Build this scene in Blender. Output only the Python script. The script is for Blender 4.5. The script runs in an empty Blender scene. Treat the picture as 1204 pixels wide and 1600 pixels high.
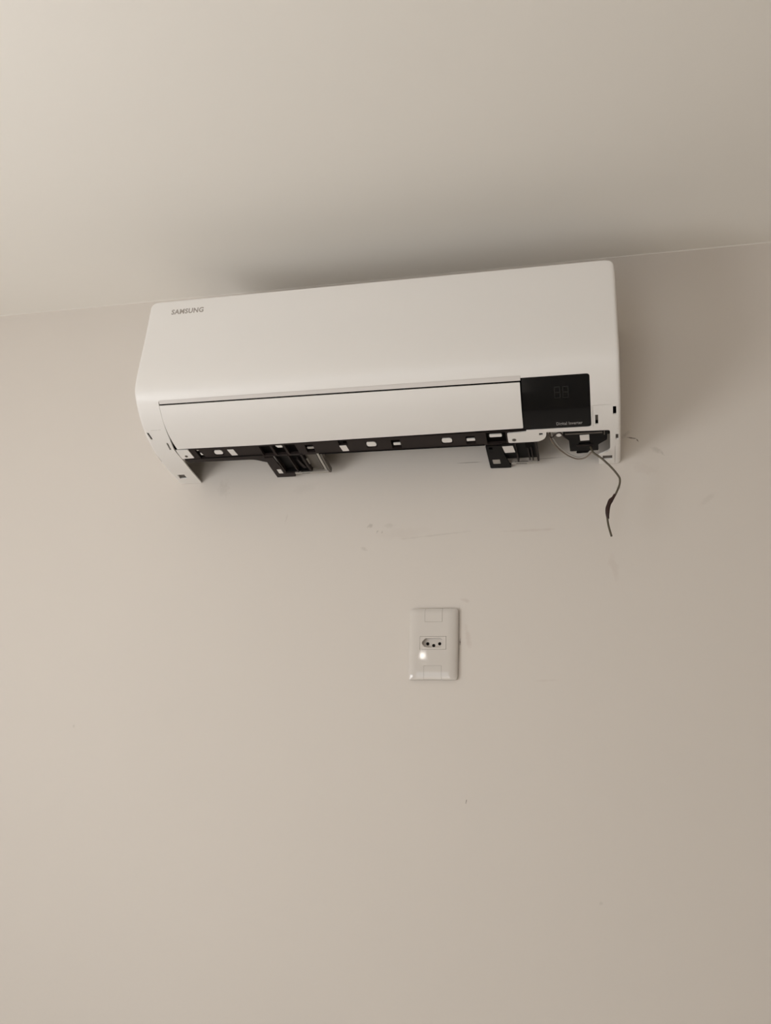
import bpy, bmesh, math, random
from mathutils import Vector, Matrix
from mathutils.geometry import delaunay_2d_cdt

random.seed(4)
scene = bpy.context.scene
COL = scene.collection

# ---------------------------------------------------------------- camera
ZO = 1.84                       # height of the wall outlet above the floor
F_PX = 1431.8
yaw, pitch, roll = -0.23756, 0.32853, 0.03996
f = Vector((math.sin(yaw)*math.cos(pitch), math.cos(yaw)*math.cos(pitch), math.sin(pitch)))
r = Vector((math.cos(yaw), -math.sin(yaw), 0)); u = r.cross(f)
c_, s_ = math.cos(roll), math.sin(roll)
r, u = c_*r + s_*u, -s_*r + c_*u
camd = bpy.data.cameras.new('camera'); cam = bpy.data.objects.new('camera', camd); COL.objects.link(cam)
camd.sensor_fit = 'VERTICAL'; camd.sensor_height = 36.0; camd.lens = 36.0*F_PX/1600.0
camd.clip_start = 0.01
m = Matrix((r, u, -f)).transposed().to_4x4()
m.translation = Vector((0.27346, -1.5144, ZO-0.29102))
cam.matrix_world = m
scene.camera = cam

# ---------------------------------------------------------------- world, daylight, exposure
w = bpy.data.worlds.new('world'); scene.world = w; w.use_nodes = True
bg = w.node_tree.nodes['Background']
bg.inputs[0].default_value = (0.80, 0.90, 1.0, 1); bg.inputs[1].default_value = 1.0

# room limits
XL, XR, YB, ZC = -1.75, 1.75, -3.7, ZO+0.7267
DOOR = (-1.20, -0.15, 0.02, 2.12)          # balcony door opening in the rear wall (x0,x1,z0,z1)
WIN = (-1.95, -1.10, 0.90, 1.80)           # side window (y0,y1,z0,z1)

def area(name, loc, rot, sx, sy, power, col):
    l = bpy.data.lights.new(name, 'AREA'); l.shape = 'RECTANGLE'; l.size = sx; l.size_y = sy
    l.energy = power; l.color = col
    o = bpy.data.objects.new(name, l); COL.objects.link(o); o.location = loc; o.rotation_euler = rot
    return o
area('door_daylight', ((DOOR[0]+DOOR[1])/2, YB+0.01, (DOOR[2]+DOOR[3])/2), (math.radians(90), 0, 0),
     DOOR[1]-DOOR[0], DOOR[3]-DOOR[2], 8.5, (0.98, 0.985, 1.0))
# side window light, tilted upward to brighten the ceiling and dim the lower wall
area('window_daylight', (XL+0.26, (WIN[0]+WIN[1])/2, (WIN[2]+WIN[3])/2), (math.radians(90+38), 0, math.radians(-90)),
     WIN[1]-WIN[0], WIN[3]-WIN[2], 21.3, (0.975, 0.985, 1.0))
# sun through the balcony door, falling on the floor behind the camera
sl = bpy.data.lights.new('sun', 'SUN'); sl.energy = 9.0; sl.angle = math.radians(0.53); sl.color = (1.0, 0.99, 0.975)
so = bpy.data.objects.new('sun', sl); COL.objects.link(so)
so.rotation_euler = Vector((0.05, 0.788, -0.616)).to_track_quat('-Z', 'Y').to_euler()

# small unseen light added near the rear wall to make the outlet plate's glint
sp = area('plate_glint_light', (-0.672, -3.40, ZO+0.590), (math.radians(84), 0, math.radians(-10)), 0.024, 0.024, 0.075, (1.0, 0.97, 0.92))
sp.data.shape = 'DISK'

scene.view_settings.view_transform = 'Standard'
scene.view_settings.look = 'None'
scene.view_settings.gamma = 1.0
scene.view_settings.use_curve_mapping = False
scene.view_settings.exposure = 0.0

# ---------------------------------------------------------------- materials
def lin(c):
    return tuple(((v/255)/12.92 if v/255 <= 0.04045 else ((v/255+0.055)/1.055)**2.4) for v in c) + (1.0,)

def mat(name, rgb, rough=0.5, spec=0.5, metal=0.0, var=0.0, vscale=8.0, bump=0.0, bscale=200.0, coat=0.0):
    """procedural material: base colour with slow noise variation and fine bump"""
    M = bpy.data.materials.new(name); M.use_nodes = True
    nt = M.node_tree; N = nt.nodes; L = nt.links
    b = N['Principled BSDF']; base = lin(rgb)
    b.inputs['Roughness'].default_value = rough; b.inputs['Metallic'].default_value = metal
    b.inputs['Specular IOR Level'].default_value = spec; b.inputs['Coat Weight'].default_value = coat
    tc = N.new('ShaderNodeTexCoord')
    n = N.new('ShaderNodeTexNoise'); n.inputs['Scale'].default_value = vscale; n.inputs['Detail'].default_value = 4
    L.new(tc.outputs['Object'], n.inputs['Vector'])
    mx = N.new('ShaderNodeMix'); mx.data_type = 'RGBA'
    mx.inputs[6].default_value = tuple(v*(1-var) for v in base[:3])+(1,)
    mx.inputs[7].default_value = tuple(min(1, v*(1+var)) for v in base[:3])+(1,)
    L.new(n.outputs['Fac'], mx.inputs[0]); L.new(mx.outputs[2], b.inputs['Base Color'])
    if bump:
        n2 = N.new('ShaderNodeTexNoise'); n2.inputs['Scale'].default_value = bscale; n2.inputs['Detail'].default_value = 3
        L.new(tc.outputs['Object'], n2.inputs['Vector'])
        bp = N.new('ShaderNodeBump'); bp.inputs['Strength'].default_value = bump; bp.inputs['Distance'].default_value = 0.001
        L.new(n2.outputs['Fac'], bp.inputs['Height']); L.new(bp.outputs['Normal'], b.inputs['Normal'])
    return M

M_ceiling = mat('ceiling_paint', (234, 229, 221), 0.9, 0.2, var=0.012, vscale=3, bump=0.15, bscale=60)
M_white = mat('white_plastic', (231, 227, 222), 0.38, 0.5, var=0.006, vscale=6, bump=0.04, bscale=900)
M_lip = mat('lip_plastic', (214, 208, 203), 0.30, 0.5, var=0.006)
M_black = mat('black_plastic', (13, 12, 12), 0.5, 0.14, var=0.10, vscale=30, bump=0.1, bscale=500)
M_rail = mat('brown_black_plastic', (42, 35, 33), 0.55, 0.22, var=0.10, vscale=40, bump=0.1, bscale=500)
M_dark = mat('dark_interior', (14, 11, 10), 0.8, 0.1, var=0.15)
M_display = mat('glossy_display', (15, 15, 16), 0.10, 0.22, var=0.08, vscale=20)
M_digit = mat('unlit_segment', (32, 32, 30), 0.35, 0.25, var=0.03)
M_logo = mat('grey_print', (158, 150, 142), 0.4, 0.4, var=0.03)
M_print = mat('pale_print', (150, 146, 144), 0.5, 0.3, var=0.03)
M_sticker = mat('sticker_paper', (222, 217, 212), 0.7, 0.3, var=0.04, vscale=120)
M_ink = mat('sticker_ink', (105, 99, 92), 0.7, 0.2, var=0.2, vscale=600)
M_grey = mat('grey_metal', (94, 88, 81), 0.45, 0.4, metal=0.1, var=0.08, vscale=60)
M_grey2 = mat('galvanised_sheet', (170, 166, 160), 0.6, 0.4, var=0.05, vscale=30)
M_greylight = mat('light_grey_metal', (176, 171, 164), 0.4, 0.5, metal=0.3, var=0.06, vscale=60)
M_outlet = mat('outlet_plastic', (210, 203, 195), 0.045, 0.5, var=0.008, vscale=40)
M_wire = mat('olive_wire', (88, 80, 64), 0.5, 0.4, var=0.08, vscale=200)
M_tape = mat('brown_tape', (50, 28, 22), 0.45, 0.4, var=0.2, vscale=250, bump=0.6, bscale=300)
M_wireg = mat('grey_brown_wire', (132, 118, 104), 0.5, 0.4, var=0.06, vscale=200)
M_wireb = mat('dark_brown_wire', (46, 34, 28), 0.5, 0.4, var=0.1, vscale=200)
M_floor = mat('floor_tile', (196, 188, 176), 0.35, 0.5, var=0.05, vscale=5)

def wall_material():
    M = bpy.data.materials.new('wall_paint'); M.use_nodes = True
    nt = M.node_tree; N = nt.nodes; L = nt.links; b = N['Principled BSDF']
    b.inputs['Roughness'].default_value = 0.8; b.inputs['Specular IOR Level'].default_value = 0.25
    tc = N.new('ShaderNodeTexCoord')
    n = N.new('ShaderNodeTexNoise'); n.inputs['Scale'].default_value = 2.2; n.inputs['Detail'].default_value = 5
    L.new(tc.outputs['Object'], n.inputs['Vector'])
    mx = N.new('ShaderNodeMix'); mx.data_type = 'RGBA'
    A = lin((217, 209, 200)); mx.inputs[6].default_value = tuple(v*0.975 for v in A[:3])+(1,); mx.inputs[7].default_value = tuple(v*1.02 for v in A[:3])+(1,)
    L.new(n.outputs['Fac'], mx.inputs[0])
    cur = mx.outputs[2]
    # scuffs, pencil lines, spots: (x, z relative to outlet, half length, half height, angle deg, strength, colour, noise scale)
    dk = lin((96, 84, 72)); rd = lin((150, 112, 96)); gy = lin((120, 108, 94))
    marks = [
        (0.062, 0.3278, 0.034, 0.0007, 0, 0.75, gy, 30), (0.204, 0.3288, 0.034, 0.0007, 2, 0.75, gy, 30),
        (-0.120, 0.215, 0.007, 0.0045, 20, 0.55, gy, 300), (-0.107, 0.203, 0.0045, 0.0018, 60, 0.6, gy, 300),
        (-0.098, 0.202, 0.0035, 0.0016, 70, 0.45, gy, 300), (-0.130, 0.172, 0.008, 0.004, -20, 0.3, gy, 300),
        (-0.085, 0.214, 0.012, 0.006, 0, 0.22, gy, 200), (-0.06, 0.198, 0.06, 0.012, 3, 0.10, rd, 60),
        (0.339, 0.3590, 0.010, 0.0013, -14, 0.9, dk, 300), (0.349, 0.354, 0.005, 0.0012, -55, 0.9, dk, 300),
        (0.330, 0.366, 0.012, 0.004, 40, 0.35, dk, 300), (0.380, 0.334, 0.012, 0.006, -30, 0.35, gy, 250),
        (0.389, 0.328, 0.006, 0.002, -60, 0.4, gy, 300), (0.314, 0.268, 0.004, 0.005, 0, 0.45, gy, 200),
        (0.0572, -0.2521, 0.0009, 0.0035, -8, 1.0, dk, 300), (0.0, 0.1935, 0.07, 0.002, 5, 0.22, gy, 60),
        (0.170, 0.197, 0.06, 0.003, 1, 0.25, rd, 60), (0.185, -0.060, 0.022, 0.003, 3, 0.14, rd, 60),
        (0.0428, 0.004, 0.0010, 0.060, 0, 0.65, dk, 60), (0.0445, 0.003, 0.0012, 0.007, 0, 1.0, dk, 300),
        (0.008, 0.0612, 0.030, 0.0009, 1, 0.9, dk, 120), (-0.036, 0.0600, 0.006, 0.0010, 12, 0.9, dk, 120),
        (0.058, 0.012, 0.006, 0.022, 10, 0.25, rd, 90), (0.053, 0.075, 0.012, 0.004, -10, 0.28, rd, 120),
        (-0.410, 0.300, 0.014, 0.020, 0, 0.18, gy, 160), (-0.28, 0.235, 0.012, 0.002, 80, 0.18, gy, 160),
        (0.455, 0.240, 0.02, 0.006, 40, 0.15, gy, 100), (0.36, 0.30, 0.030, 0.012, -20, 0.12, rd, 120),
        (-0.653, -0.145, 0.003, 0.003, 0, 0.3, gy, 100), (-0.25, 0.293, 0.03, 0.01, 10, 0.10, gy, 100),
        (0.30, 0.13, 0.008, 0.03, 10, 0.15, rd, 90), (0.26, -0.39, 0.004, 0.003, 0, 0.25, gy, 100),
    ]
    for (x, z, a, h, ang, st, colr, ns) in marks:
        mp = N.new('ShaderNodeMapping'); mp.vector_type = 'TEXTURE'
        mp.inputs['Location'].default_value = (x, 0, z+ZO); mp.inputs['Rotation'].default_value = (0, -math.radians(ang), 0)
        mp.inputs['Scale'].default_value = (a, 1.0, h)
        L.new(tc.outputs['Object'], mp.inputs['Vector'])
        le = N.new('ShaderNodeVectorMath'); le.operation = 'LENGTH'; L.new(mp.outputs[0], le.inputs[0])
        nn = N.new('ShaderNodeTexNoise'); nn.inputs['Scale'].default_value = ns; L.new(tc.outputs['Object'], nn.inputs['Vector'])
        ad = N.new('ShaderNodeMath'); ad.operation = 'MULTIPLY_ADD'; ad.inputs[1].default_value = 1.6; L.new(nn.outputs['Fac'], ad.inputs[0]); L.new(le.outputs['Value'], ad.inputs[2])
        mr = N.new('ShaderNodeMapRange'); mr.inputs['From Min'].default_value = 1.1; mr.inputs['From Max'].default_value = 1.8
        mr.inputs['To Min'].default_value = st*(0.5 if ns >= 60 and st < 0.7 else 1); mr.inputs['To Max'].default_value = 0.0
        L.new(ad.outputs[0], mr.inputs['Value'])
        m2 = N.new('ShaderNodeMix'); m2.data_type = 'RGBA'; m2.inputs[7].default_value = colr
        L.new(mr.outputs[0], m2.inputs[0]); L.new(cur, m2.inputs[6]); cur = m2.outputs[2]
    L.new(cur, b.inputs['Base Color'])
    n2 = N.new('ShaderNodeTexNoise'); n2.inputs['Scale'].default_value = 14; n2.inputs['Detail'].default_value = 6
    L.new(tc.outputs['Object'], n2.inputs['Vector'])
    bp = N.new('ShaderNodeBump'); bp.inputs['Strength'].default_value = 0.25; bp.inputs['Distance'].default_value = 0.002
    L.new(n2.outputs['Fac'], bp.inputs['Height']); L.new(bp.outputs['Normal'], b.inputs['Normal'])
    return M
M_wall = wall_material()

# ---------------------------------------------------------------- object helpers
def link_mesh(name, bm, material, parent=None, origin=None):
    if origin is not None: bmesh.ops.translate(bm, verts=bm.verts, vec=-Vector(origin))
    bmesh.ops.recalc_face_normals(bm, faces=bm.faces)
    me = bpy.data.meshes.new(name); bm.to_mesh(me); bm.free(); me.materials.append(material)
    o = bpy.data.objects.new(name, me); COL.objects.link(o)
    if parent is not None: o.parent = parent
    return o

def add_box(bm, x0, x1, y0, y1, z0, z1):
    v = [bm.verts.new(p) for p in ((x0,y0,z0),(x1,y0,z0),(x1,y1,z0),(x0,y1,z0),(x0,y0,z1),(x1,y0,z1),(x1,y1,z1),(x0,y1,z1))]
    for q in ((0,1,2,3),(4,5,6,7),(0,1,5,4),(1,2,6,5),(2,3,7,6),(3,0,4,7)): bm.faces.new([v[i] for i in q])

def struct(name, boxes, material):
    bm = bmesh.new()
    for b in boxes: add_box(bm, *b)
    o = link_mesh(name, bm, material); o['kind'] = 'structure'
    return o

# ---------------------------------------------------------------- room shell
T = 0.12
struct('wall_back', [(XL-T, XR+T, 0, T, 0, ZC)], M_wall)
struct('ceiling', [(XL-T, XR+T, YB-T, T, ZC, ZC+T)], M_ceiling)
struct('floor', [(XL-T, XR+T, YB-T, T, -T, 0)], M_floor)
struct('wall_right', [(XR, XR+T, YB, 0, 0, ZC)], M_wall)
struct('wall_left', [(XL-T, XL, YB, WIN[0], 0, ZC), (XL-T, XL, WIN[1], 0, 0, ZC),
                     (XL-T, XL, WIN[0], WIN[1], 0, WIN[2]), (XL-T, XL, WIN[0], WIN[1], WIN[3], ZC)], M_wall)
struct('wall_front', [(XL-T, DOOR[0], YB-T, YB, 0, ZC), (DOOR[1], XR+T, YB-T, YB, 0, ZC),
                      (DOOR[0], DOOR[1], YB-T, YB, DOOR[3], ZC)], M_wall)
def bead():                                     # thin uneven paint bead where wall meets ceiling
    bm = bmesh.new(); n = 120; rows = []
    for i in range(n+1):
        x = XL + (XR-XL)*i/n; h = (0.0009 if x > 0.28 else 0.0002) + 0.0004*random.random()
        rows.append([bm.verts.new(p) for p in ((x, 0.0, ZC-h*1.3), (x, -h*0.7, ZC-h*0.8), (x, -h, ZC))])
    for a, b in zip(rows, rows[1:]):
        for k in range(2): fc = bm.faces.new((a[k], b[k], b[k+1], a[k+1])); fc.smooth = True
    o = link_mesh('trim_1', bm, M_ceiling); o['kind'] = 'structure'
bead()

# ---------------------------------------------------------------- air conditioner profile: (y, z) from the top back, over the front, to the foot on the wall
CP = [(0,.5800),(-.10,.5870),(-.165,.5926),(-.1890,.5937),(-.1945,.5919),(-.1953,.5875),(-.2000,.525),(-.2085,.460),(-.2120,.428),(-.2115,.409),
      (-.2050,.3945),(-.1930,.3800),(-.1780,.3650),(-.1570,.3500),(-.1340,.3385),(-.1016,.3275),(-.0604,.3195),(-.0010,.3127)]
def catmull(cp, n=12):
    P = [Vector(p) for p in cp]; P = [2*P[0]-P[1]] + P + [2*P[-1]-P[-2]]; out = []
    for i in range(1, len(P)-2):
        p0, p1, p2, p3 = P[i-1:i+3]
        t0 = 0; t1 = t0+(p1-p0).length**.5; t2 = t1+(p2-p1).length**.5; t3 = t2+(p3-p2).length**.5
        for k in range(n):
            t = t1+(t2-t1)*k/n
            A1 = (t1-t)/(t1-t0)*p0+(t-t0)/(t1-t0)*p1; A2 = (t2-t)/(t2-t1)*p1+(t-t1)/(t2-t1)*p2; A3 = (t3-t)/(t3-t2)*p2+(t-t2)/(t3-t2)*p3
            B1 = (t2-t)/(t2-t0)*A1+(t-t0)/(t2-t0)*A2; B2 = (t3-t)/(t3-t1)*A2+(t-t1)/(t3-t1)*A3
            out.append((t2-t)/(t2-t1)*B1+(t-t1)/(t2-t1)*B2)
    out.append(P[-2]); return out
PF = catmull(CP)
SS = [0.0]
for a, b in zip(PF, PF[1:]): SS.append(SS[-1]+(b-a).length)
TT = []
for i in range(len(PF)):
    a = PF[max(0, i-1)]; b = PF[min(len(PF)-1, i+1)]; TT.append((b-a).normalized())
X0 = -0.5011; AW = 0.820
AC0 = Vector((X0+AW/2, 0, ZO+0.3127))          # origin of the air conditioner, at its foot on the wall

def M(xm, sm, o=0.0):
    """x and s (arc length along the profile) in mm, o = depth below the skin in mm -> local point"""
    s = max(0.0, min(SS[-1]-1e-6, (sm+7.230)/1000.0)); lo, hi = 0, len(SS)-1
    while hi-lo > 1:
        k = (lo+hi)//2
        if SS[k] <= s: lo = k
        else: hi = k
    t = (s-SS[lo])/(SS[hi]-SS[lo]); p = PF[lo].lerp(PF[hi], t); tg = TT[lo].lerp(TT[hi], t).normalized()
    nrm = Vector((-tg.y, tg.x))                 # inward
    d = min(xm, 820-xm); off = o/1000.0
    if d < 4: off += (4-math.sqrt(max(0, 16-(4-max(0, d))**2)))/1000.0
    y, z = p.x+nrm.x*off, p.y+nrm.y*off
    if d < 15:
        wz = min(1, max(0, (z-.545)/.040)); wz = wz*wz*(3-2*wz)
        z -= (15-math.sqrt(max(0, 225-(15-max(0, d))**2)))/1000.0*wz
    y = min(y, -0.0006)
    return Vector((X0+xm/1000.0, y, ZO+z)) - AC0

def fillet(poly, rad, n=5):
    """round the corners of a polygon; rad = number or list of radii"""
    out = []; k = len(poly)
    for i in range(k):
        p = Vector(poly[i]); a = Vector(poly[i-1]); b = Vector(poly[(i+1) % k])
        rr = rad[i] if isinstance(rad, (list, tuple)) else rad
        rr = min(rr, (a-p).length*0.45, (b-p).length*0.45)
        if rr <= 0: out.append(tuple(p)); continue
        p1 = p+(a-p).normalized()*rr; p2 = p+(b-p).normalized()*rr
        for j in range(n+1):
            t = j/n; out.append(tuple(p1*(1-t)**2+p*2*t*(1-t)+p2*t*t))
    return out
def rect(x0, x1, s0, s1, rad=0): 
    p = [(x0, s0), (x1, s0), (x1, s1), (x0, s1)]
    return fillet(p, rad) if rad else p
def circle(cx, cy, rr, n=16): return [(cx+rr*math.cos(2*math.pi*i/n), cy+rr*math.sin(2*math.pi*i/n)) for i in range(n)]
def inside(p, poly):
    x, y = p; c = False; j = len(poly)-1
    for i in range(len(poly)):
        xi, yi = poly[i]; xj, yj = poly[j]
        if (yi > y) != (yj > y) and x < (xj-xi)*(y-yi)/(yj-yi)+xi: c = not c
        j = i
    return c

def flat_mesh(outer, holes, slines, xlines=()):
    V = []; E = []
    for poly in [outer]+holes:
        b = len(V); n = len(poly); V += [Vector(p) for p in poly]; E += [(b+i, b+(i+1) % n) for i in range(n)]
    xs = [p[0] for p in outer]; ys = [p[1] for p in outer]; xa, xb, ya, yb = min(xs)-1, max(xs)+1, min(ys)-1, max(ys)+1
    for s in slines:
        if ya < s < yb: b = len(V); V += [Vector((xa, s)), Vector((xb, s))]; E.append((b, b+1))
    for x in xlines:
        if xa < x < xb: b = len(V); V += [Vector((x, ya)), Vector((x, yb))]; E.append((b, b+1))
    res = delaunay_2d_cdt(V, E, [], 0, 1e-5)
    tris = []
    for t in res[2]:
        c = sum((res[0][i] for i in t), Vector((0, 0)))/len(t)
        if inside(c, outer) and not any(inside(c, h) for h in holes): tris.append(list(t))
    return res[0], tris

def sheet(name, outer, holes=(), off=0.0, thick=2.5, material=None, parent=None, mp=M, slines=None, xlines=(), smooth=True):
    """a plate with holes laid on the curved skin (or any map mp), thickness going inward"""
    if slines is None:
        slines = [30.37, 60.37, 90.37, 120.37, 150.37] + [166.3+i*1.13 for i in range(34)] + [210.4, 222.4, 240.3, 270.3, 300.3, 320.3] + [335+i*5.0+0.11 for i in range(30)] + [486+i*10+0.3 for i in range(13)]
    V2, tris = flat_mesh(list(outer), [list(h) for h in holes], slines, xlines)
    bm = bmesh.new(); used = {}
    def gv(i, side):
        k = (i, side)
        if k not in used: used[k] = bm.verts.new(mp(V2[i].x, V2[i].y, off if side == 0 else off+thick))
        return used[k]
    cnt = {}
    for t in tris:
        for a, b in zip(t, t[1:]+t[:1]):
            e = (min(a, b), max(a, b)); cnt[e] = cnt.get(e, 0)+1
    for t in tris:
        for side in (0, 1):
            try: fc = bm.faces.new([gv(i, side) for i in t]); fc.smooth = smooth
            except ValueError: pass
    for (a, b), n in cnt.items():
        if n == 1:
            try: bm.faces.new((gv(a, 0), gv(b, 0), gv(b, 1), gv(a, 1)))
            except ValueError: pass
    for (a, b), n in cnt.items():
        if n == 1:
            for side in (0, 1):
                e = bm.edges.get((gv(a, side), gv(b, side)))
                if e: e.smooth = False
    return link_mesh(name, bm, material, parent)

def label(o, text): o['label'] = text; return o

def lettering(name, text, x0, x1, sbase, stop, off, material, parent, bold=0.0, mp=M, shear=0.0):
    cu = bpy.data.curves.new(name, 'FONT'); cu.body = text; cu.size = 1; cu.offset = bold; cu.resolution_u = 3
    cu.space_character = 1.08
    t = bpy.data.objects.new(name, cu); COL.objects.link(t); bpy.context.view_layer.update()
    me = bpy.data.meshes.new_from_object(t.evaluated_get(bpy.context.evaluated_depsgraph_get()))
    bpy.data.objects.remove(t)
    xs = [v.co.x for v in me.vertices]; cap = 0.70
    k = (x1-x0)/(max(xs)-min(xs)); mn = min(xs)
    for v in me.vertices:
        v.co = mp(x0+(v.co.x-mn)*k+shear*v.co.y, sbase+(stop-sbase)*v.co.y/cap, off)
    me.materials.clear(); me.materials.append(material); me.name = name
    o = bpy.data.objects.new(name, me); COL.objects.link(o); o.parent = parent
    return o

ac = bpy.data.objects.new('air_conditioner', None); COL.objects.link(ac); ac.location = AC0
ac.empty_display_size = 0.1
ac['label'] = 'white split air conditioner on the wall just below the ceiling, its bottom cover missing'
ac['category'] = 'air conditioner'

# front shell, one moulded piece with the openings for flap, display and motor box
outer = [(0,1),(820,1),(820,616),(784,616),(784,583),(794,575.5),(803,567),(803,508.5),(701,505.5),(700.5,514),(697,523),(687,529.3),(637,529.3),(637,503.8),
         (669,502),(669,497.5),(773.8,497.5),(773.8,398),(667,398),(667,394),(43,394),(43,470),(41,497),(45,530),(45,616),(0,616)]
rads = [0,0,3,2,3,3,5,4,1,3,6,6,4,3,  0.5,1,5,5,0,1,5,0,0,0,2,3]
shell_holes = [
    [(4.6,453.5),(8.4,453.5),(11.4,469),(7.6,469)], [(32.8,479),(35.9,479),(35.7,497),(32.6,497)], [(0.9,515),(2.6,515),(3.4,531),(1.7,531)],
    [(11.5,579.5),(25.5,579),(25,595.3),(10.5,595.6)],
    rect(808,813.2,457,473,.5), rect(780.2,784.8,472,493,.5), rect(811.8,816.2,520,534,.5), rect(790.5,806.5,586,600,.5), rect(689,695,507.2,513,.5),
    rect(776.2,776.8,454,497), rect(776.9,806,452.8,453.3), rect(810.6,811.1,556,612), rect(14,33,448.6,449.0)]
for k in range(3):                               # air intake slots on the top, towards the back
    for i in range(12): shell_holes.append(rect(30+i*64, 84+i*64, 30+k*36, 54+k*36, 3))
shell = sheet('front_shell', fillet(outer, rads), shell_holes, 0, 2.5, M_white, ac,
              xlines=[1.0, 2.2, 4.03, 6.1, 9.1, 14.97, 805.03, 811.9, 814.1, 816.97, 818.3, 819.2])
sheet('seam_backing', rect(774.5, 812, 451, 499, 0), [rect(779, 786, 470, 494), rect(806.5, 814, 455, 475)], 2.6, 1.0, M_white, ac)
sheet('seam_backing', rect(809.0, 812.8, 554, 614, 0), [], 2.6, 1.0, M_white, ac)
sheet('seam_backing', rect(12.5, 34, 447, 451, 0), [], 2.6, 1.0, M_white, ac)

sheet('hole_shade_sheet', rect(778.5, 786.5, 470, 487), [], 3.8, 1.0, M_grey, ac)  # added sheets that put the shade into the shell's holes
sheet('hole_shade_sheet', rect(9, 29, 577, 598), [], 3.0, 1.0, M_grey, ac); sheet('hole_shade_sheet', rect(789, 808, 584, 602), [], 3.0, 1.0, M_grey, ac)
sheet('hole_shade_sheet', rect(31, 38, 477, 498.5), [], 2.8, 1.0, M_grey, ac); sheet('hole_shade_sheet', rect(811.2, 817.0, 518, 536), [], 2.7, 0.6, M_grey, ac)
sheet('hole_shade_sheet', rect(686, 698, 505.8, 515), [], 2.6, 0.25, M_dark, ac)

# side panels: closed ends following the profile down to the wall
def side_panel(xa, xb):
    bm = bmesh.new(); n = 90; rings = []
    for x in (xa, xb):
        rings.append([bm.verts.new(M(x, 2+(612-2)*i/n, 3.0)) for i in range(n+1)])
    for i in range(n):
        bm.faces.new((rings[0][i], rings[1][i], rings[1][i+1], rings[0][i+1]))
    bm.faces.new((rings[0][0], rings[1][0], rings[1][-1], rings[0][-1]))
    for rg in rings: bm.faces.new(rg)
    for e in bm.edges: e.smooth = False
    bmesh.ops.triangulate(bm, faces=[fc for fc in bm.faces if len(fc.verts) > 4])
    return link_mesh('side_panel', bm, M_white, ac)
side_panel(0.15, 2.6); side_panel(817.4, 819.85)

# dark body behind the shell
def chassis():
    bm = bmesh.new(); sec = []
    for i in range(60):
        s = 20+(497-20)*i/59; p = M(400, s, 13); sec.append((p.y, p.z))
    p = M(400, 512, 13); sec.append((p.y, p.z))
    sec.append((-0.002, 0.185)); sec.append((-0.002, 0.262))
    a = [bm.verts.new((X0+0.0035-AC0.x, y, z)) for y, z in sec]; b = [bm.verts.new((X0+0.8165-AC0.x, y, z)) for y, z in sec]
    n = len(sec)
    for i in range(n): bm.faces.new((a[i], b[i], b[(i+1) % n], a[(i+1) % n]))
    bm.faces.new(a); bm.faces.new(b)
    bmesh.ops.triangulate(bm, faces=[fc for fc in bm.faces if len(fc.verts) > 4])
    o = label(link_mesh('chassis', bm, M_dark, ac), 'dark inner body')
    o.data.materials.append(M_white)                 # unseen white underside, added to bounce light onto the wall
    for p_ in o.data.polygons:
        if p_.normal.z < -0.3 and p_.center.y > -0.10: p_.material_index = 1
chassis()

# lip above the flap, and the flap, hanging slightly open at its left end
label(sheet('outlet_lip', fillet([(43.6,394.3),(666.6,394.3),(666.6,402.6),(43.6,400.9)], [4,0,0,1]), [], 0.9, 3.0, M_lip, ac), 'greyish lip above the flap')
def Mflap(x, s, o):
    lift = max(0, (s-400)/95.0)
    return M(x, s, o-1.2*lift*lift)
label(sheet('air_flap', fillet([(43.2,403.4),(665.6,405.4),(664.6,491.6),(540,492.8),(315,494.8),(200,496.2),(48,495.0),(46.2,480),(44.4,456),(43.2,434)],
      [1,1,1.5,0,0,0,2,0,0,0]), [], 0.3, 3.0, M_white, ac, mp=Mflap), 'white air flap, closed')

# display
disp = label(sheet('display_panel', fillet([(668.2,398.6),(773.2,398.6),(773.2,496.9),(665.6,496.9)], [1,5,5,1]), [], 0.4, 2.2, M_display, ac), 'glossy black display window')
lettering('lettering', 'Digital Inverter', 718.5, 760, 490.2, 483.6, 0.3, M_print, disp, bold=0.02)
def seg_digit(x, s, w_, h_):
    t = 1.5; a = []
    a += [rect(x, x+w_, s, s+t), rect(x, x+w_, s+h_/2-t/2, s+h_/2+t/2), rect(x, x+w_, s+h_-t, s+h_)]
    a += [rect(xx, xx+t, s+t+.4+k*(h_/2-t/4), s+h_/2-t/2-.4+k*(h_/2-t/2)) for xx in (x, x+w_-t) for k in (0, 1)]
    bm = bmesh.new()
    for p in a:
        q = [bm.verts.new(M(px, ps, 0.34)) for px, ps in p]; bm.faces.new(q)
    return link_mesh('digit', bm, M_digit, disp)
seg_digit(718, 416, 10, 20); seg_digit(731, 416, 10, 20)

logo = lettering('lettering', 'SAMSUNG', 44.6, 106.5, 217.4, 207.6, -0.08, M_logo, ac, bold=0.035)
label(logo, 'grey logo lettering')

# left tab of the frame with its screw
tab = sheet('frame_tab', fillet([(43,499.5),(65.8,500.5),(68.8,525),(44.5,525.5)], 1.2), [], 1.0, 2.0, M_white, ac)
def screw(cx, cs, rr, off, parent):
    o = sheet('screw', circle(cx, cs, rr), [rect(cx-rr*.6, cx+rr*.6, cs-.45, cs+.45)], off-0.7, 1.2, M_grey, parent, slines=[])
    sheet('washer', circle(cx, cs, rr*1.35), [circle(cx, cs, rr*1.02)], off-0.25, 0.6, M_greylight, o, slines=[])
    return o
screw(56, 518.2, 2.3, 1.0, ac); screw(647, 521, 2.9, 0.0, ac)

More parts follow.
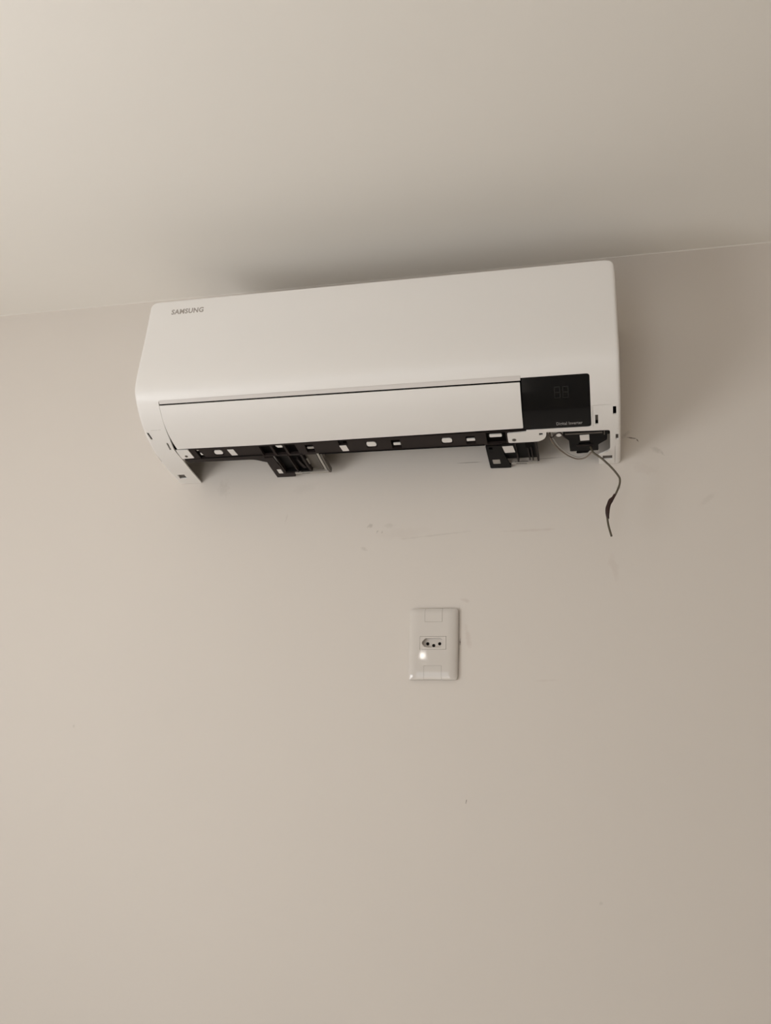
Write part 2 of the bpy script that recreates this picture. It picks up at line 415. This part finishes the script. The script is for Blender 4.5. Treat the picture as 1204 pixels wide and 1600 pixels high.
# bottom rail
rail_holes = [fillet([(77,504),(84,504),(92,531),(80,531)], 1), rect(110,128.4,507.2,523.2,4),
    fillet([(199,504),(219,504),(221,531),(201,531)], .6), fillet([(223,504),(243.5,504),(245,531),(225.4,531)], .6), fillet([(247,504),(265.6,504),(268,531),(249.5,531)], .6),
    rect(283,298,507,529,1), rect(344.5,360.5,501.5,513.6,1), rect(392,412,507.6,524.4,4), rect(437,453.5,507,531,1), rect(524,544,508.6,525.2,4),
    rect(566,582,508.5,529.5,1), rect(601,634,502,533,1)]
rail = label(sheet('bottom_rail', fillet([(43,500.5),(660,500.5),(690,500.5),(690,528),(684,536.5),(50,535.5)], [0,0,2,2,2,1]), rail_holes, 2.9, 5.0, M_rail, ac), 'dark brown bottom rail with slots')
sheet('rail_backing', rect(44, 690, 488, 544), [], 11, 1.2, M_dark, rail)  # added dark sheet standing in for the shade inside the slots
def tab_white(p, off=6.0, th=2.0, m_=None, nm='clip'):
    return sheet(nm, p, [], off, th, m_ or M_white, rail)
tab_white(rect(111.5,127.2,509.4,520.6,4.5), 3.4); tab_white(rect(393.5,410.6,509.8,521.6,4.5), 3.4); tab_white(rect(525.4,542.6,510.8,522.6,4.5), 3.4)
tab_white(fillet([(229.5,504.6),(241.5,504.6),(242.5,510.6),(233,510.6)], 1.2), 3.4)
tab_white(rect(286,298,515,519,.6), 3.6, m_=M_greylight); tab_white(rect(440.5,453,516.6,522,.8), 3.6); tab_white(rect(567.4,581.5,516,522,.8), 3.6)
tab_white(rect(606.5,627.5,508,514.8,2.5), 3.6); tab_white(rect(83.4,87.6,514.5,521,.8), 4.2); tab_white(rect(79.5,85.5,505.5,508.5,.6), 4.4, m_=M_greylight)
sheet('screw_boss', circle(350, 506.4, 3.2), [circle(350, 506.4, 1.4)], 4, 4, M_black, rail)
sheet('latch', fillet([(84,511),(90,520),(90,527),(86,524),(81,514)], .8), [], 5.2, 3, M_black, rail)
def sticker(p, off, parent, ink=None):
    o = label(sheet('sticker', p, [], off-0.25, 0.2, M_sticker, parent), 'small white sticker')
    return o
sticker(fillet([(138,507.6),(149.8,507.6),(153,525.4),(141.5,525.4)], 1), 2.9, rail)
st = sticker(fillet([(344.6,513.8),(357,513.6),(359,530.6),(347.4,531)], 1.2), 2.9, rail)
# rounded lower lip of the rail, left of the first bracket
sheet('rail_lip', fillet([(48,530.5),(199.5,530.5),(200.5,553.5),(192,549),(182,543.2),(172,541),(51,539.8)], [0,0,0,3,3,3,1]), [], 1.9, 6.5, M_rail, rail)
# thin ridge along the rail
sheet('ridge', rect(90, 198, 528.3, 529.6), [], 1.4, 1.6, M_black, rail)
sheet('ridge', rect(302, 596, 533.6, 535.6), [], 1.7, 6.0, M_black, rail)

# first (left) bracket below the rail
b1 = label(sheet('mounting_bracket', fillet([(200,536.8),(216,536.8),(221.5,594.5),(238.5,594.5),(236.5,609),(200,609.5)], [0,0,1,2,3,1.5]),
           [rect(207.3,217,578.5,597,.8)], 0.6, 3.0, M_rail, ac), 'black bracket with grey clip')
sheet('clip', rect(207.8,216.6,579,596.5,.8), [], 1.6, 1.5, M_white, b1)
sheet('recess_tray', rect(217, 272, 537, 595), [], 9.5, 1.5, M_black, b1)
for xa, wv in ((219, 2.4), (243.5, 2.4), (267, 4.0)):
    sheet('rib', [(xa, 533), (xa+wv, 533), (xa+wv+1.5, 594), (xa+1.5, 594)], [], 1.4, 8.5, M_rail, b1)
sheet('end_wall', rect(221, 273, 591.6, 594.6), [], 3.0, 7.5, M_black, b1)
sheet('latch', fillet([(255,552),(258,552),(265,584),(258,584)], 1), [], 4.0, 6.0, M_rail, b1)
g1 = label(sheet('grey_clip', rect(272.4, 306, 537, 596, 1), [], 9.0, 2.0, M_grey, b1), 'grey metal clip')
sheet('clip', rect(270.5, 274.5, 556, 575, .6), [], 6.5, 2.4, M_greylight, b1)
sheet('rib', rect(292, 295, 534, 594), [], 5.0, 4.2, M_grey, b1)
sheet('rib', rect(297.5, 301.5, 534, 598), [], 2.8, 6.4, M_greylight, b1)
sheet('rib', rect(303.8, 307.5, 534, 600), [], 1.0, 8.6, M_grey, b1)
label(sheet('end_tab', rect(238.8, 303.5, 594.9, 600.5, .8), [rect(252, 267, 596.8, 600.0, .4)], 0.6, 1.6, M_greylight, b1), 'pale end strip')
sheet('slot_plate', rect(250, 269, 595.4, 600.4), [], 2.4, 1.0, M_dark, b1)

# second (right) bracket
b2 = label(sheet('mounting_bracket', fillet([(597,537),(625,537),(625.5,563),(632,602),(634,604),(633.5,615),(597,614)], [0,0,0,0,1,3,3]),
           [rect(603,616.6,582.5,601,.8), rect(602,608,540,547,.6)], 0.6, 3.0, M_black, ac), 'black bracket with white sticker')
sheet('clip', rect(603.5,616.2,583,600.5,.8), [], 1.6, 1.5, M_greylight, b2)
sheet('slot_plate', rect(601,609,538,549), [], 4.0, 1.0, M_dark, b2)
sheet('recess_tray', rect(624, 682, 537, 597), [], 9.5, 1.5, M_black, b2)
sheet('raised_pad', fillet([(625.6,534),(646,534),(648.5,566),(627.5,566)], 1), [], 0.8, 8.4, M_black, b2)
sticker(fillet([(624.8,539.5),(643,539),(645.4,560),(628,560.4)], 1.2), 0.8, b2)
for xa, wv, o_ in ((646, 2.4, 1.0), (666, 2.0, 3.0), (671.5, 2.0, 3.0), (680, 3.0, 1.0)):
    sheet('rib', [(xa, 532), (xa+wv, 532), (xa+wv+.8, 596), (xa+.8, 596)], [], o_, 9.4-o_, M_rail, b2)
sheet('latch', fillet([(664,534),(679,534),(676,545),(668,552),(664,548)], 1), [], 2.4, 6.5, M_dark, b2)
label(sheet('end_tab', rect(635.5, 681, 597.2, 603.4, .8), [rect(643.5, 662, 599.2, 603.0, .4)], 0.6, 1.6, M_greylight, b2), 'pale end strip')
sheet('slot_plate', rect(641, 664, 597.6, 603.2), [], 2.4, 1.0, M_dark, b2)

# motor box hanging in the open right corner
box = label(sheet('motor_box', fillet([(728,506),(806,506),(806,521),(798.5,522),(798,538),(784,551.5),(783.6,571),(737,570),(736.5,535),(727,523)],
            [0,0,0,1,1.5,2,1,1,3,1.5]), [rect(752,772,543,548,.5)], 2.7, 20, M_black, ac), 'black motor box under the display')
sheet('ridge', rect(731, 791, 514.2, 516.4), [], 0.9, 2.0, M_grey, box)
sheet('ridge', rect(793.2, 794.8, 512, 522), [], 1.5, 1.4, M_grey, box)
sheet('ridge', rect(748, 776, 551, 553), [], 1.9, 1.0, M_rail, box)
sheet('recess_tray', rect(750, 774, 541.5, 549), [], 5.5, 1.0, M_dark, box)
sticker(fillet([(754.2,521),(769.6,520.4),(769.8,537),(755,537.6)], 1), 2.7, box)
sheet('plug', fillet([(737.5,569),(748,569),(748,575),(739,575)], .8), [], 4.0, 6.0, M_greylight, box)
sheet('plug', fillet([(777,569),(784.6,569),(784.6,575.5),(779,575.5)], .8), [], 4.0, 6.0, M_greylight, box)
sheet('socket_block', fillet([(745,568),(772,568),(766,581),(748,582)], 2), [], 4.5, 9.0, M_dark, box)

# metal end plate and knob seen left of the motor box
pl = sheet('end_plate', fillet([(702,504),(728,504),(727,524),(723.5,524),(722.5,514),(704,517)], .8), [], 5, 1.5, M_greylight, ac)
sheet('knob', circle(720.6, 517.6, 4.2), [], 2.2, 3.0, M_sticker, ac, slines=[])

def tube(name, pts, rad, material, parent=None, seg=10, origin=None, sub=8):
    P = [Vector(p) for p in pts]; Q = [2*P[0]-P[1]]+P+[2*P[-1]-P[-2]]; line = []; rr = []
    R_ = rad if isinstance(rad, (list, tuple)) else [rad]*len(P)
    for i in range(1, len(Q)-2):
        for k in range(sub):
            t = k/sub; p0, p1, p2, p3 = Q[i-1:i+3]
            line.append(0.5*((2*p1)+(p2-p0)*t+(2*p0-5*p1+4*p2-p3)*t*t+(3*p1-p0-3*p2+p3)*t**3)); rr.append(R_[i-1]*(1-t)+R_[min(i, len(R_)-1)]*t)
    line.append(P[-1]); rr.append(R_[-1])
    bm = bmesh.new(); rings = []; up = Vector((0.3, 1, 0.2)).normalized()
    for i, p in enumerate(line):
        t = (line[min(i+1, len(line)-1)]-line[max(0, i-1)]).normalized(); a = t.cross(up).normalized(); b = t.cross(a).normalized(); up = -b if b.dot(up) < 0 else b
        a = t.cross(up).normalized()
        rings.append([bm.verts.new(p+(a*math.cos(2*math.pi*j/seg)+up*math.sin(2*math.pi*j/seg))*rr[i]) for j in range(seg)])
    for A, B in zip(rings, rings[1:]):
        for j in range(seg): fc = bm.faces.new((A[j], A[(j+1) % seg], B[(j+1) % seg], B[j])); fc.smooth = True
    bm.faces.new(rings[0]); bm.faces.new(rings[-1])
    return link_mesh(name, bm, material, parent, origin)

label(tube('wire', [M(704,498,10), M(706,510,4), M(706.5,520,2.5), M(708.8,534,1.5), M(716.2,552.3,1), M(726,570.3,1), M(736.1,585,1), M(749.7,595.8,1), M(762.7,590.2,1), M(775,574,4)], 0.0011, M_wireg, ac), 'grey-brown wire loop')
label(tube('wire', [M(709,498,10), M(709.5,512,3), M(711,526,2), M(719,548,1), M(729,565,0.5), M(739,579,0.5), M(751,588,0.5), M(763,582,1), M(773,570,4)], 0.0007, M_greylight, ac), 'pale wire of the same loop')
label(tube('wire', [M(708,500,9), M(706.5,509,3), M(705.5,518,2), M(708.6,522.5,1.6), M(714,516,1.6), M(718.4,511.4,1.6), M(723.6,510.8,1.6), M(727.4,518.5,1.6), M(732.1,529.8,4)], 0.0010, M_wireb, ac), 'dark brown wire curled round the knob')

# ---------------------------------------------------------------- hanging cable
def W(x, y, z): return Vector((x, y, ZO+z))
cab = bpy.data.objects.new('cable', None); COL.objects.link(cab); cab.location = W(.2700, -.0580, .3220); cab.empty_display_size = 0.02
cab['label'] = 'thin dark olive cable with a brown taped splice, dangling from the air conditioner'; cab['category'] = 'cable'
def loc(L_): return [p-cab.location for p in L_]
tube('wire', loc([W(.2700,-.058,.3220), W(.2745,-.060,.3100), W(.2877,-.061,.2982), W(.3026,-.061,.2814), W(.3130,-.060,.2665), W(.3150,-.060,.2590), W(.3130,-.060,.2480), W(.3055,-.060,.2320), W(.2975,-.060,.2215),
      W(.2935,-.060,.2100), W(.2922,-.060,.2000), W(.2935,-.060,.1826), W(.2978,-.060,.1628)]), 0.0017, M_wire, cab)
label(tube('tape_wrap', loc([W(.3060,-.060,.2345), W(.3030,-.060,.2290), W(.2990,-.060,.2240), W(.2960,-.060,.2180), W(.2938,-.060,.2110), W(.2930,-.060,.2040), W(.2930,-.060,.1980), W(.2935,-.060,.1930)]),
     [.0021, .0025, .0040, .0034, .0038, .0035, .0028, .0021], M_tape, cab, seg=9), 'dark brown tape around the splice')

# ---------------------------------------------------------------- electrical outlet
OW, OH = .0835, .1205
out = bpy.data.objects.new('electrical_outlet', None); COL.objects.link(out); out.location = (0, 0, ZO); out.empty_display_size = 0.05
out['label'] = 'glossy white three-pin wall outlet with a tall rounded plate, below the air conditioner'; out['category'] = 'outlet'
def Hh(x, z):
    a = max(0, (abs(x)-25.0)/(OW*500-25.0)); b = max(0, (abs(z)-44)/(OH*500-44))
    return 3.2 + 6.8*math.sqrt(max(0, 1-min(1, a*a*.97)))*math.sqrt(max(0, 1-min(1, b**3*.75)))
def MO(x, z, o):                                # o = 0 front skin, anything larger goes toward the wall
    h = Hh(x, z); return Vector((x/1000.0, -max(0.6, h-o)/1000.0, z/1000.0))
def MOback(x, z, o):
    return Vector((x/1000.0, -(Hh(x, z) if o <= 0 else 0.9)/1000.0, z/1000.0))
sl = [i*4.0+.3 for i in range(-15, 16)]; xl = [i*2.0+.2 for i in range(-20, 21)]
hw, hh = OW*500, OH*500
pl_out = fillet([(-hw, -hh), (-14.6, -hh), (-14.6, -37.4), (15.2, -37.4), (15.2, -hh), (hw, -hh), (hw, hh), (15.2, hh), (15.2, 36.8), (-14.9, 36.8), (-14.9, hh), (-hw, hh)],
                [6, 0, 0, 0, 0, 6, 6, 0, 0, 0, 0, 6])
plate = sheet('face_plate', pl_out, [rect(-22.4, 22.4, -10.6, 11.8)], 0, 1, M_outlet, out, mp=MOback, slines=sl, xlines=xl)
label(plate, 'glossy white face plate')
sheet('screw_cover', rect(-14.3, 14.9, -hh+.2, -37.7), [], 0, 1, M_outlet, out, mp=MOback, slines=sl, xlines=xl)
sheet('screw_cover', rect(-14.6, 14.9, 37.1, hh-.2), [], 0, 1, M_outlet, out, mp=MOback, slines=sl, xlines=xl)
def MF(y0):
    return lambda x, z, o: Vector((x/1000.0, (y0+o)/1000.0, z/1000.0))
hexo = [(-20.2, .8), (-13.6, 8.6), (13.8, 8.6), (20.2, .8), (13.8, -6.9), (-13.6, -6.9)]
mod = sheet('socket_module', rect(-22.0, 22.0, -10.2, 11.4, .5), [fillet(hexo, [4, 3, 3, 4, 3, 3])], 0, 8.6, M_outlet, out, mp=MF(-10.0), slines=[])
for fc in mod.data.polygons: pass
pins = [circle(-10.2, 0.7, 2.8), circle(10.2, 0.7, 2.8), circle(0.0, -2.3, 2.8)]
sheet('socket_floor', rect(-21.6, 21.6, -9.8, 11.0), pins, 0, .6, M_outlet, mod, mp=MF(-1.9), slines=[])
label(sheet('pin_hole_shade', rect(-15, 15, -7, 6), [], 0, .3, M_dark, mod, mp=MF(-1.1), slines=[]), 'added black sheet shading the pin holes')  # flat dark sheet gives the pin holes their shade
